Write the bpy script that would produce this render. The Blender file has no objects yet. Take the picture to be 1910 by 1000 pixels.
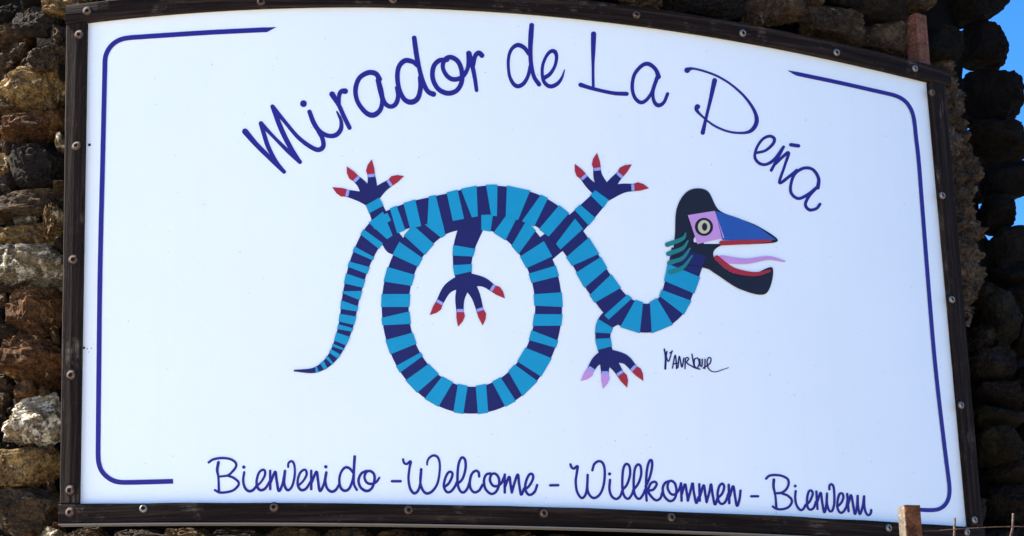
import bpy, bmesh, math, random
import numpy as np
from mathutils import Vector, Matrix, noise
from mathutils.geometry import tessellate_polygon

# ------------------------------------------------------------------ camera
# camera, radius of the bent sign and its extents come from a least-squares fit
FPX, CAMD, RS = 4250.0, 7.36646, 2.61049
YAW, PIT, ROL = 0.0805001, 0.2875875, -0.0280745
TH_L, TH_R = -0.2126766, 0.5961781
EYE = 1.60
scene = bpy.context.scene
col = scene.collection
F = Vector((math.sin(YAW)*math.cos(PIT), math.cos(YAW)*math.cos(PIT), math.sin(PIT)))
_r = Vector((math.cos(YAW), -math.sin(YAW), 0)); _u = _r.cross(F)
RT = math.cos(ROL)*_r + math.sin(ROL)*_u
UP = -math.sin(ROL)*_r + math.cos(ROL)*_u
CAM = Vector((0, -CAMD, EYE))
cd = bpy.data.cameras.new('camera'); cam = bpy.data.objects.new('camera', cd); col.objects.link(cam)
cd.sensor_width = 36.0; cd.lens = FPX*36/1910; cd.clip_start = 0.05; cd.clip_end = 5000
m = Matrix((RT, UP, -F)).transposed().to_4x4(); m.translation = CAM
cam.matrix_world = m
scene.camera = cam

# ------------------------------------------------------------------ light
SUN_AZ = Vector((-1.0, 0.228)).normalized(); SUN_EL = math.radians(50)
world = bpy.data.worlds.new('World'); scene.world = world; world.use_nodes = True
nt = world.node_tree; bg = nt.nodes['Background']
sky = nt.nodes.new('ShaderNodeTexSky'); sky.sky_type = 'NISHITA'; sky.sun_disc = False
sky.sun_elevation = SUN_EL; sky.sun_rotation = math.atan2(SUN_AZ.x, SUN_AZ.y)
sky.altitude = 1500; sky.air_density = 0.8; sky.dust_density = 1.0; sky.ozone_density = 2.0
hs_ = nt.nodes.new('ShaderNodeHueSaturation'); hs_.inputs['Saturation'].default_value = 1.36; hs_.inputs['Hue'].default_value = 0.507
nt.links.new(sky.outputs[0], hs_.inputs['Color']); nt.links.new(hs_.outputs[0], bg.inputs[0]); bg.inputs[1].default_value = 0.069
sd = bpy.data.lights.new('sun', 'SUN'); sd.energy = 5.0; sd.angle = math.radians(0.53); sd.color = (1.0, 0.93, 0.82)
sun = bpy.data.objects.new('sun', sd); col.objects.link(sun)
sv = Vector((SUN_AZ.x*math.cos(SUN_EL), SUN_AZ.y*math.cos(SUN_EL), math.sin(SUN_EL)))
sun.rotation_euler = sv.to_track_quat('Z', 'Y').to_euler(); sun.location = (-6, -4, 9)
vs = scene.view_settings; vs.view_transform = 'Standard'; vs.look = 'None'; vs.gamma = 1; vs.use_curve_mapping = False
vs.exposure = 2.45
scene.cycles.caustics_reflective = False; scene.cycles.caustics_refractive = False

# ------------------------------------------------------------------ helpers
def ray_dir(x, y): return F + RT*((x-955)/FPX) - UP*((y-500)/FPX)
def hit(x, y, r=RS):
    """where the line of sight through a pixel meets the upright cylinder of radius r: (theta, z, t)"""
    d = ray_dir(x, y); a = d.x*d.x + d.y*d.y; b = CAM.x*d.x + CAM.y*d.y; c = CAM.x**2 + CAM.y**2 - r*r
    t = (-b - math.sqrt(max(b*b - a*c, 0)))/a; P = CAM + d*t
    return math.atan2(P.x, -P.y), P.z, t
def cyl(th, z, r): return Vector((r*math.sin(th), -r*math.cos(th), z))
def empty(name, loc=(0, 0, 0)):
    o = bpy.data.objects.new(name, None); o.location = loc; o.empty_display_size = 0.2; col.objects.link(o); return o
def tag(o, label=None, cat=None, group=None, kind=None):
    for k, v in (('label', label), ('category', cat), ('group', group), ('kind', kind)):
        if v: o[k] = v
    return o
def link(name, me, mat=None, parent=None):
    o = bpy.data.objects.new(name, me); col.objects.link(o)
    if mat and not me.materials: me.materials.append(mat)
    if parent:
        o.parent = parent; o.matrix_parent_inverse = Matrix.Translation(parent.matrix_basis.translation).inverted() if parent.parent is None else Matrix()
    return o
def mesh(name, vs_, fs, mat=None, parent=None, smooth=False, uv=None):
    me = bpy.data.meshes.new(name); me.from_pydata([tuple(v) for v in vs_], [], fs)
    if uv:
        l = me.uv_layers.new(name='UVMap')
        for lp in me.loops: l.data[lp.index].uv = uv[lp.vertex_index]
    me.validate()
    if smooth: me.polygons.foreach_set('use_smooth', [True]*len(me.polygons))
    me.update()
    return link(name, me, mat, parent)

class NT:
    """small wrapper for writing node materials"""
    def __init__(s, name, rough=0.8, spec=0.3):
        s.m = bpy.data.materials.new(name); s.m.use_nodes = True; s.t = s.m.node_tree
        s.p = s.t.nodes['Principled BSDF']; s.p.inputs['Roughness'].default_value = rough
        s.p.inputs['Specular IOR Level'].default_value = spec
    def n(s, typ, **kw):
        nd = s.t.nodes.new(typ)
        for k, v in kw.items():
            if k in nd.inputs.keys(): 
                if hasattr(v, 'is_linked'): s.t.links.new(v, nd.inputs[k])
                else: nd.inputs[k].default_value = v
            else: setattr(nd, k, v)
        return nd
    def l(s, a, b): s.t.links.new(a, b)
    def noise(s, vec, scale, detail=6, rough=0.6, dist=0.0):
        nd = s.n('ShaderNodeTexNoise'); s.l(vec, nd.inputs['Vector'])
        nd.inputs['Scale'].default_value = scale; nd.inputs['Detail'].default_value = detail
        nd.inputs['Roughness'].default_value = rough; nd.inputs['Distortion'].default_value = dist
        return nd.outputs['Fac']
    def ramp(s, fac, stops, interp='LINEAR'):
        r = s.n('ShaderNodeValToRGB'); r.color_ramp.interpolation = interp; e = r.color_ramp.elements
        while len(e) < len(stops): e.new(0.5)
        for k, (p, c) in enumerate(stops):
            e[k].position = p; e[k].color = (c, c, c, 1) if isinstance(c, (int, float)) else (*c, 1)
        s.l(fac, r.inputs[0]); return r.outputs[0]
    def mix(s, fac, a, b, mode='MIX'):
        x = s.n('ShaderNodeMix'); x.data_type = 'RGBA'; x.blend_type = mode
        for sock, v in ((x.inputs[0], fac), (x.inputs[6], a), (x.inputs[7], b)):
            if hasattr(v, 'is_linked'): s.l(v, sock)
            elif isinstance(v, (int, float)): sock.default_value = v
            else: sock.default_value = (*v, 1)
        return x.outputs[2]
    def math(s, op, a, b=0.0):
        x = s.n('ShaderNodeMath'); x.operation = op
        for sock, v in ((x.inputs[0], a), (x.inputs[1], b)):
            if hasattr(v, 'is_linked'): s.l(v, sock)
            else: sock.default_value = v
        return x.outputs[0]
    def bump(s, h, strength, dist, normal=None):
        b = s.n('ShaderNodeBump'); b.inputs['Strength'].default_value = strength; b.inputs['Distance'].default_value = dist
        s.l(h, b.inputs['Height'])
        if normal: s.l(normal, b.inputs['Normal'])
        return b.outputs[0]
    def pos(s, rnd=True):
        g = s.n('ShaderNodeNewGeometry').outputs['Position']
        if not rnd: return g
        oi = s.n('ShaderNodeObjectInfo'); v = s.n('ShaderNodeVectorMath'); v.operation = 'MULTIPLY_ADD'
        v.inputs[0].default_value = (37.0, 53.0, 71.0); s.l(oi.outputs['Random'], v.inputs[1]); s.l(g, v.inputs[2])
        return v.outputs[0]

def rock_mat(name, dark, mid, light, lichen, licam):
    k = NT(name, 0.93, 0.15); v = k.pos()
    big = k.noise(v, 9, 5, 0.65, 0.5); fine = k.noise(v, 60, 6, 0.75); 
    c = k.ramp(big, [(0.30, dark), (0.52, mid), (0.72, light)])
    c = k.mix(k.ramp(fine, [(0.40, 0.0), (0.58, 1.0)]), k.mix(0.72, c, (0.006, 0.0045, 0.0035)), c)
    c = k.mix(k.ramp(k.noise(v, 230, 3, 0.6), [(0.55, 0.0), (0.68, 0.55)]), c, light)
    lm = k.math('MULTIPLY', k.ramp(k.noise(v, 16, 5, 0.7, 0.8), [(0.64-licam, 0.0), (0.70-licam, 1.0)]), k.ramp(k.noise(v, 75, 4, 0.7), [(0.42, 0.0), (0.55, 1.0)]))
    c = k.mix(lm, c, lichen)
    vo = k.n('ShaderNodeTexVoronoi'); k.l(v, vo.inputs['Vector']); vo.inputs['Scale'].default_value = 95
    vo.inputs['Randomness'].default_value = 1.0
    pore = k.ramp(vo.outputs['Distance'], [(0.18, 0.0), (0.42, 1.0)])
    pm = k.ramp(k.noise(v, 22, 3, 0.6), [(0.45, 0.0), (0.6, 1.0)])
    porek = k.mix(pm, (1, 1, 1), pore)
    c = k.mix(0.55, c, porek, 'MULTIPLY')
    oi = k.n('ShaderNodeObjectInfo'); hs = k.n('ShaderNodeHueSaturation'); k.l(c, hs.inputs['Color'])
    k.l(k.math('MULTIPLY_ADD', oi.outputs['Random'], 0.5), hs.inputs['Value'])
    hs.inputs['Value'].links[0].from_node.inputs[2].default_value = 0.75
    hs.inputs['Saturation'].default_value = 1.02
    k.l(hs.outputs[0], k.p.inputs['Base Color'])
    h1 = k.bump(k.noise(v, 34, 8, 0.75), 1.0, 0.035)
    h2 = k.bump(porek, 1.0, 0.009, h1)
    h3 = k.bump(k.noise(v, 190, 4, 0.7), 0.6, 0.004, h2)
    k.l(h3, k.p.inputs['Normal'])
    return k.m

ROCK = {
 'ochre': rock_mat('ochre_lava', (.055, .030, .012), (.27, .165, .065), (.54, .36, .15), (.72, .58, .33), 0.08),
 'rust':  rock_mat('rust_lava', (.024, .011, .005), (.125, .056, .022), (.27, .14, .055), (.50, .34, .16), 0.03),
 'brown': rock_mat('brown_lava', (.024, .0155, .010), (.105, .068, .038), (.21, .145, .085), (.50, .39, .24), 0.02),
 'dark':  rock_mat('dark_lava', (.010, .007, .005), (.032, .024, .019), (.072, .056, .045), (.36, .30, .22), -0.02),
 'pale':  rock_mat('lichen_lava', (.08, .062, .038), (.30, .235, .145), (.52, .43, .28), (.78, .71, .55), 0.15),
 'black': rock_mat('shade_black_basalt', (.003, .0024, .0018), (.008, .0065, .0053), (.019, .0155, .013), (.065, .05, .038), -0.06),  # shade of the wall's right end put into the colour, nearly black
 'slate': rock_mat('shade_grey_basalt', (.008, .0065, .0054), (.025, .0205, .017), (.058, .048, .040), (.18, .15, .12), -0.02),  # lower right-end stones, a lighter tone with the shade still in it
 'olive': rock_mat('mossy_basalt', (.006, .005, .003), (.020, .017, .010), (.046, .040, .021), (.12, .10, .045), 0.0),
}
def plain(name, c, rough=0.5, spec=0.3, metal=0.0):
    k = NT(name, rough, spec); k.p.inputs['Base Color'].default_value = (*c, 1); k.p.inputs['Metallic'].default_value = metal
    v = k.pos(False); n1 = k.noise(v, 14, 4, 0.6)
    k.l(k.mix(k.ramp(n1, [(0.35, 0.0), (0.7, 1.0)]), tuple(x*0.93 for x in c), c), k.p.inputs['Base Color'])
    return k.m
def panel_mat():
    k = NT('white_laminate', 0.42, 0.35); v = k.pos(False)
    g = k.noise(v, 2.2, 4, 0.55); f = k.noise(v, 42, 3, 0.6)
    c = k.mix(k.ramp(g, [(0.3, 0.0), (0.7, 1.0)]), (.785, .85, .862), (.815, .88, .89))
    mp = k.n('ShaderNodeMapping'); k.l(v, mp.inputs['Vector']); mp.inputs['Scale'].default_value = (26, 26, 0.9)
    st = k.ramp(k.noise(mp.outputs[0], 1.0, 4, 0.6), [(0.52, 0.0), (0.75, 1.0)])
    c = k.mix(k.math('MULTIPLY', st, 0.05), c, (.62, .62, .58))
    sp = k.ramp(k.noise(v, 120, 2, 0.5), [(0.735, 0.0), (0.77, 1.0)])           # a few specks of dirt
    c = k.mix(k.math('MULTIPLY', sp, 0.55), c, (.45, .42, .38))
    k.l(c, k.p.inputs['Base Color']); k.l(k.ramp(f, [(0.3, 0.38), (0.7, 0.5)]), k.p.inputs['Roughness'])
    return k.m
def wood_mat():
    k = NT('weathered_dark_wood', 0.82, 0.10); uv = k.n('ShaderNodeUVMap').outputs[0]
    mp = k.n('ShaderNodeMapping'); k.l(uv, mp.inputs['Vector']); mp.inputs['Scale'].default_value = (3.0, 95.0, 1)
    v = mp.outputs[0]; g = k.noise(v, 1.0, 7, 0.7, 0.3)
    mp2 = k.n('ShaderNodeMapping'); k.l(uv, mp2.inputs['Vector']); mp2.inputs['Scale'].default_value = (9.0, 220.0, 1)
    g2 = k.noise(mp2.outputs[0], 1.0, 4, 0.7)
    p = k.pos(False); wear = k.noise(p, 11, 6, 0.75, 0.4)
    c = k.ramp(g, [(0.32, (.0045, .0026, .0018)), (0.50, (.0115, .0069, .0050)), (0.68, (.038, .025, .018))])
    w = k.math('MULTIPLY', k.ramp(wear, [(0.55, 0.0), (0.68, 1.0)]), k.ramp(g2, [(0.47, 0.0), (0.62, 1.0)]))
    c = k.mix(k.math('MULTIPLY', w, 0.75), c, (.15, .115, .088))
    k.l(c, k.p.inputs['Base Color'])
    k.l(k.bump(g2, 0.5, 0.003, k.bump(g, 0.6, 0.006)), k.p.inputs['Normal'])
    return k.m
def rust_mat(name, a, b, c_):
    k = NT(name, 0.85, 0.2); v = k.pos(False)
    n1 = k.noise(v, 45, 6, 0.75, 0.4); n2 = k.noise(v, 160, 4, 0.7)
    c = k.ramp(n1, [(0.32, a), (0.5, b), (0.7, c_)])
    c = k.mix(k.ramp(n2, [(0.56, 0.0), (0.68, 0.8)]), c, tuple(min(1, x*1.9) for x in c_))
    k.l(c, k.p.inputs['Base Color']); k.l(k.bump(n2, 0.6, 0.003, k.bump(n1, 0.6, 0.006)), k.p.inputs['Normal'])
    return k.m
def mortar_mat(name, a, b, c_):
    k = NT(name, 0.95, 0.1); v = k.pos(False)
    n1 = k.noise(v, 20, 8, 0.75, 0.3); n2 = k.noise(v, 130, 5, 0.75)
    c = k.ramp(n1, [(0.33, a), (0.52, b), (0.72, c_)])
    c = k.mix(k.ramp(n2, [(0.38, 0.75), (0.58, 0.0)]), c, tuple(x*0.25 for x in a))
    k.l(c, k.p.inputs['Base Color']); k.l(k.bump(n2, 1.0, 0.008, k.bump(n1, 0.8, 0.02)), k.p.inputs['Normal'])
    return k.m
M_PANEL, M_WOOD = panel_mat(), wood_mat()
M_BLUE = plain('blue_vinyl', (.018, .013, .215), 0.5)
M_NAVY = plain('navy_print', (.012, .011, .105), 0.5)
M_TEAL = plain('azure_print', (.004, .30, .50), 0.5)
M_RED = plain('red_print', (.38, .02, .035), 0.5)
M_PINK = plain('lilac_print', (.58, .30, .62), 0.5)
M_GREEN = plain('green_print', (.015, .20, .19), 0.5)
M_LBLUE = plain('pale_blue_print', (.30, .36, .78), 0.5)
M_CREAM = plain('cream_print', (.60, .55, .35), 0.5)
M_BLK = plain('black_print', (.008, .008, .018), 0.5)
M_STEEL = plain('screw_steel', (.24, .215, .19), 0.5, 0.4, 0.7)
M_SRUST = rust_mat('screw_rust', (.035, .021, .015), (.095, .062, .045), (.18, .125, .095))
M_HOLE = plain('socket_black', (.006, .005, .005), 0.8)
M_STRIP = plain('zinc_strip', (.20, .185, .17), 0.6, 0.3, 0.3)
M_RUST = rust_mat('rusted_tube', (.020, .0075, .0035), (.075, .027, .010), (.16, .068, .026))
M_ROD = rust_mat('rusted_rod', (.020, .012, .009), (.055, .033, .024), (.11, .075, .055))
M_WORN = rust_mat('worn_pale_paint', (.04, .026, .015), (.085, .067, .047), (.125, .108, .084))
M_RUSTR = rust_mat('red_oxide_tube', (.055, .020, .012), (.125, .048, .028), (.20, .09, .058))
M_MORT = mortar_mat('grey_mortar', (.030, .021, .015), (.14, .104, .072), (.34, .265, .19))
M_CORE = mortar_mat('wall_core', (.003, .0024, .0018), (.006, .005, .004), (.011, .009, .007))  # near black, standing for the shade between the stones

# ------------------------------------------------------------------ ground
def ground_mat(name, a, b, c_):
    k = NT(name, 0.95, 0.1); v = k.pos(False)
    n1 = k.noise(v, 0.25, 6, 0.6); n2 = k.noise(v, 18, 6, 0.75)
    c = k.mix(k.ramp(n2, [(0.35, 0.0), (0.65, 1.0)]), a, b)
    c = k.mix(k.ramp(n1, [(0.4, 0.0), (0.65, 0.5)]), c, c_)
    k.l(c, k.p.inputs['Base Color']); k.l(k.bump(n2, 0.7, 0.03), k.p.inputs['Normal'])
    return k.m
def sheet(name, xs, ys, z, mat):
    n = len(xs)
    return mesh(name, [(x, y, z) for y in ys for x in xs], [(j*n+i, j*n+i+1, (j+1)*n+i+1, (j+1)*n+i) for j in range(len(ys)-1) for i in range(n-1)], mat)
gx = [-1500, -400, -100, -30, -12, -6, -3, 0, 3, 6, 12, 30, 100, 400, 1500]
g = sheet('ground', gx, gx, 0, ground_mat('volcanic_soil', (.05, .042, .035), (.13, .11, .09), (.10, .085, .06)))
tag(g, 'dark volcanic soil around the stone wall', 'ground', kind='structure')
g = sheet('bounce_sheet', [-40, -20, -10, -5, -2, 0, 2.6], [-50, -30, -15, -8, -5, -2.9], 0.004, ground_mat('pale_bounce', (.27, .235, .19), (.46, .41, .34), (.38, .34, .28)))  # unseen pale sheet, added to throw sunlight up onto the panel
tag(g, 'added pale sheet on the ground bouncing light up to the sign', 'bounce_sheet', kind='structure')

# ------------------------------------------------------------------ stone wall
random.seed(7)
RW = RS - 0.055                      # face of the wall, just behind the sign's rusty supports
WALL_BASE = cyl(0.15, 0, RW)
wall = empty('stone_wall', WALL_BASE)
tag(wall, 'curved dry stone wall of rough lava rock behind the sign', 'wall')
bpy.context.view_layer.update()

def bend(th):
    """left of the sign the wall is made to curve away more, so the sun catches its stones"""
    d = max(0.0, -0.225-th)*RW
    return 0.46*d + 0.25*d*d
def rock_mesh(seed, sub, angular, k=1.0):
    """broken lava block: a boxy ball cut by planes, then knobbly, pitted and cracked; faces left flat so the grit stays sharp"""
    rnd = random.Random(seed); bm = bmesh.new()
    bmesh.ops.create_icosphere(bm, subdivisions=sub, radius=1)
    planes = []
    for i in range(angular+4):
        d = Vector((rnd.gauss(0, 1), rnd.gauss(0, 1), rnd.gauss(0, 1))).normalized(); planes.append((d, rnd.uniform(0.70, 0.95)))
    off = Vector((seed*13.7, seed*5.3, seed*9.1)); vesicular = rnd.uniform(0.4, 1.0)
    for v in bm.verts:
        p = v.co.copy(); q = Vector([math.copysign(abs(c)**0.55, c) for c in p]); p = q*(0.35/max(1e-6, q.length) + 0.65)
        for d, h in planes:
            t = p.dot(d)
            if t > h: p -= d*(t-h)*0.96
        w = p + Vector(noise.noise_vector(p*2.3+off))*0.22
        a = noise.fractal(w*1.5+off, 0.9, 2.1, 3)*0.085
        b = (abs(noise.noise(w*3.1+off))-0.25)*0.17 + noise.fractal(w*6.0+off, 0.8, 2.2, 3)*0.060
        e = noise.fractal(p*15.0+off, 0.5, 2.2, 3)*0.048*vesicular
        c1 = noise.voronoi(w*4.2+off)[0][0]; c2 = noise.voronoi(p*9.5-off)[0][0]
        pit = -0.16*max(0, 0.34-c1)*(1 if noise.noise(p*1.7-off) > -0.05 else 0.2) - 0.20*vesicular*max(0, 0.30-c2)
        cr = -0.09*(1-min(1, abs(noise.noise(w*2.6-off))*4.5))**2
        v.co = p*(1+a*(1.3 if k < 1 else 1)+(b+pit+cr)*k+e*k)
    lo = [min(v.co[i] for v in bm.verts) for i in range(3)]; hi = [max(v.co[i] for v in bm.verts) for i in range(3)]
    for v in bm.verts: v.co = Vector([(2*(v.co[i]-lo[i])/(hi[i]-lo[i])-1) for i in range(3)])
    me = bpy.data.meshes.new('stone'); bm.to_mesh(me); bm.free()
    return me
PROTO = [rock_mesh(i+1, 5, (7, 9, 5, 11, 8, 6, 10, 7, 9)[i]) for i in range(9)]
ROUND = [rock_mesh(i+90, 5, 3, 0.58) for i in range(5)]
SMALLP = [rock_mesh(i+40, 4, 7) for i in range(5)]
for me_ in PROTO+ROUND+SMALLP: me_.materials.append(ROCK['brown'])
def rock_link(p, mat):
    """a stone that shares its shape with others and has a material of its own"""
    o = link('stone', p, None, wall); o.material_slots[0].link = 'OBJECT'; o.material_slots[0].material = ROCK[mat]
    o.matrix_parent_inverse = Matrix.Translation(-WALL_BASE)
    return o
QUART = [Matrix.Rotation(a, 4, ax) for ax in 'XYZ' for a in (0, math.pi/2, math.pi, -math.pi/2)]
TRACED = []
def stone(x, y, w, h, mat, rot=0.0, back=0.0, depth=None, proto=None):
    """one stone seen at pixel (x, y), w by h pixels large, its front touching the wall face (or set `back` metres behind it)"""
    th = hit(x, y, RW)[0]; th, z, t = hit(x, y, RW - back - bend(th))
    d = ray_dir(x, y); s = t/FPX
    g_ = 1.02 if depth else 1.18; hw, hh = w*s/2*g_, h*s/2*g_
    dp = depth if depth else max(0.05, min(0.11, 0.42*(hw+hh)))
    k = 1 + (dp*0.75)/t; c = CAM + d*(t + dp*0.75)
    vx = Vector((d.x, d.y, 0)).normalized(); rx = Vector((vx.y, -vx.x, 0))
    tan = Vector((math.cos(th), math.sin(th), 0)); ax = (rx + 0.5*tan).normalized(); ay = Vector((-ax.y, ax.x, 0))
    fr = Matrix((ax, ay, Vector((0, 0, 1)))).transposed().to_4x4()
    f = 1/max(0.75, ax.dot(rx))
    mat4 = Matrix.Translation(c) @ fr @ Matrix.Rotation(math.radians(rot), 4, 'Y') @ Matrix.Diagonal((hw*k*f, dp, hh*k, 1)) @ random.choice(QUART) @ random.choice(QUART)
    p = random.choice(ROUND) if proto == 'round' else random.choice(PROTO if max(w, h) > 45 else SMALLP+PROTO[:3])
    o = rock_link(p, mat); o.matrix_basis = mat4
    TRACED.append((x, y, w, h))
    return o
L = [  # left of the sign, from the top down
 (130,4,92,56,'ochre',0),(78,47,92,54,'dark',8),(113,74,36,40,'brown',0),(8,32,52,40,'dark',0),(64,2,46,30,'black',0),(22,68,80,34,'brown',-3),
 (38,101,40,34,'brown',0),(10,120,56,36,'brown',0),(92,111,70,54,'brown',0),(51,124,22,20,'dark',0),(64,171,134,74,'ochre',2),(0,210,20,24,'dark',0),
 (66,236,124,58,'rust',0),(40,269,28,26,'rust',0),(20,283,26,34,'brown',0),(4,316,42,42,'ochre',0),(20,348,34,34,'dark',0),(74,311,98,90,'dark',0),
 (114,267,18,22,'pale',0),(54,385,138,50,'brown',-7),(52,418,42,22,'pale',-6),(56,447,138,50,'ochre',0),(103,418,40,70,'ochre',0),(55,500,136,90,'pale',0),
 (68,584,100,84,'rust',0),(5,565,28,30,'brown',0),(1,592,24,28,'dark',0),(58,674,124,100,'rust',0),(8,714,34,28,'brown',0),(50,733,42,36,'rust',0),
 (5,753,36,36,'brown',0),(68,792,114,92,'pale',-16),(2,790,22,26,'dark',0),(48,875,138,66,'ochre',-3),(48,957,128,90,'brown',0),(102,1004,52,34,'pale',0),
 (20,1030,90,50,'brown',0),(22,206,52,26,'brown',0),(30,540,60,22,'brown',0),(22,838,56,22,'dark',0),(30,622,60,18,'dark',0),(14,258,40,22,'dark',0),(20,905,60,18,'brown',0),
 # above the sign on the right
 (1305,5,154,66,'dark',4),(1434,16,116,68,'brown',0),(1513,0,48,40,'brown',0),(1552,50,110,66,'brown',12),(1614,9,134,46,'dark',10),(1650,73,92,58,'brown',6),
 (1752,86,70,64,'olive',0),(1705,-4,84,46,'brown',0),(1180,-14,100,60,'brown',4),(1080,-34,100,50,'dark',4),
 # below the bottom board
 (170,1010,90,46,'brown',0),(262,1012,90,44,'dark',0),(352,1008,84,44,'brown',0),(445,1012,96,46,'dark',0),(545,1010,100,44,'brown',0),(650,1014,104,46,'dark',0),
 (752,1014,96,44,'brown',0),(850,1018,96,46,'dark',0),(950,1018,100,44,'brown',0),(1050,1022,96,44,'dark',0),(1145,1026,92,44,'dark',0),(1235,1030,86,44,'dark',0),
]
for a in L: stone(a[0], a[1], a[2], a[3], a[4], a[5], back=random.uniform(0.0, 0.03) if a[2] < 60 else random.uniform(0, 0.012))
for x, y in ((52,20),(100,30),(58,84),(58,138),(118,140),(10,140),(100,208),(30,262),(104,258),(24,300),(36,330),(112,350),(24,366),(86,408),(20,410),(30,424),(112,455),(16,545),(40,548),(104,548),(18,620),(104,630),(30,632),(24,730),(84,734),(26,768),(20,838),(100,842),(60,838),(18,912),(96,910),(60,1000),(110,985)):
    stone(x, y, random.uniform(13, 24), random.uniform(11, 17), random.choice(['brown', 'rust', 'dark', 'brown']), random.uniform(-20, 20), back=random.uniform(0.015, 0.035))
E_ = [  # the ragged end of the wall against the sky
 (1810,2,132,96,'black',0,.06),(1828,90,90,86,'black',0,.08),(1846,190,112,106,'black',0,.08),(1854,268,120,66,'black',3,.07),(1867,341,98,80,'black',0,.07),
 (1852,405,66,62,'black',0,.07),(1894,473,140,94,'black',-6,.05),(1902,560,84,68,'slate',0,.03),(1878,522,90,50,'black',4,.06),(1936,520,70,60,'black',0,.06),(1820,640,60,50,'slate',0,.03),(1826,560,50,44,'slate',0,.05),(1862,598,76,108,'olive',0,.02),(1845,685,88,60,'slate',0,.02),
 (1856,742,94,48,'slate',6,.02),(1856,783,94,44,'olive',3,.01),(1912,800,48,64,'slate',0,.02),(1862,835,86,70,'olive',0,.01),(1884,880,110,54,'slate',0,.02),
 (1892,945,116,86,'slate',0,.01),(1866,1012,100,50,'slate',0,.02),(1930,640,80,70,'slate',0,.02),(1935,712,80,66,'slate',0,.03),(1942,750,60,40,'black',0,.03),
 (1955,1000,60,70,'black',0,.03),(1965,560,60,80,'black',0,.05),(1960,860,50,60,'black',0,.04),
 (1795,-40,120,60,'black',0,.05),(1700,-48,110,50,'dark',0,.01),(1580,-44,130,56,'dark',0,.0),(1450,-44,130,60,'brown',0,.0),(1320,-56,130,60,'brown',0,.0),(1200,-70,120,56,'dark',0,.0)]
for a in E_: stone(*a[:6], back=a[6], depth=0.10, proto='round' if a[4] in ('black', 'olive') else None)

# the wall's inner fill, gap shade put into its colour, its ragged right end lower down reaching further out
def slab(name, th0, th1, r0, r1, z0, z1, mat, parent, nth=26, nz=40, nr=5, amp=0.02, edge=None):
    """closed curved block with an uneven surface"""
    vs_, fs, idx = [], [], {}
    def vert(i, j, k):
        if (i, j, k) not in idx:
            z = z0 + (z1-z0)*j/nz; e = edge(z) if edge else th1
            ta = th0 + (e-th0)*i/nth; p = cyl(ta, z, r0 + (r1-r0)*k/nr - bend(ta))
            if j not in (0,): p += Vector(noise.noise_vector(p*9))*amp + Vector(noise.noise_vector(p*31))*amp*0.4
            idx[(i, j, k)] = len(vs_); vs_.append(p)
        return idx[(i, j, k)]
    for j in range(nz):
        for i in range(nth):
            for k, fl in ((0, 0), (nr, 1)):
                q = [vert(i, j, k), vert(i+1, j, k), vert(i+1, j+1, k), vert(i, j+1, k)]; fs.append(q if fl else q[::-1])
        for k in range(nr):
            for i, fl in ((0, 0), (nth, 1)):
                q = [vert(i, j, k), vert(i, j+1, k), vert(i, j+1, k+1), vert(i, j, k+1)]; fs.append(q if fl else q[::-1])
    for i in range(nth):
        for k in range(nr):
            for j, fl in ((0, 0), (nz, 1)):
                q = [vert(i, j, k), vert(i, j, k+1), vert(i+1, j, k+1), vert(i+1, j, k)]; fs.append(q if fl else q[::-1])
    o = mesh(name, vs_, fs, mat, parent, True); return o
_zl = [(hit(x, y, RW-0.11)[1], hit(x, y, RW-0.11)[0]) for x, y in ((1792, -200), (1794, 40), (1803, 200), (1828, 385), (1852, 455), (1920, 500), (1960, 600), (1965, 800), (1975, 1000), (1980, 1300))]
_zl.sort()
def core_edge(z): return float(np.interp(z, [a for a, b in _zl], [b for a, b in _zl]))
TOPZ = 4.1
core = slab('wall_core', -0.62, 0.6, RW-0.55, RW-0.11, 0.0, TOPZ, M_CORE, wall, 30, 80, 5, 0.025, core_edge)
tag(core, 'inner fill coloured near black for the shade in the joints', kind=None)

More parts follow.
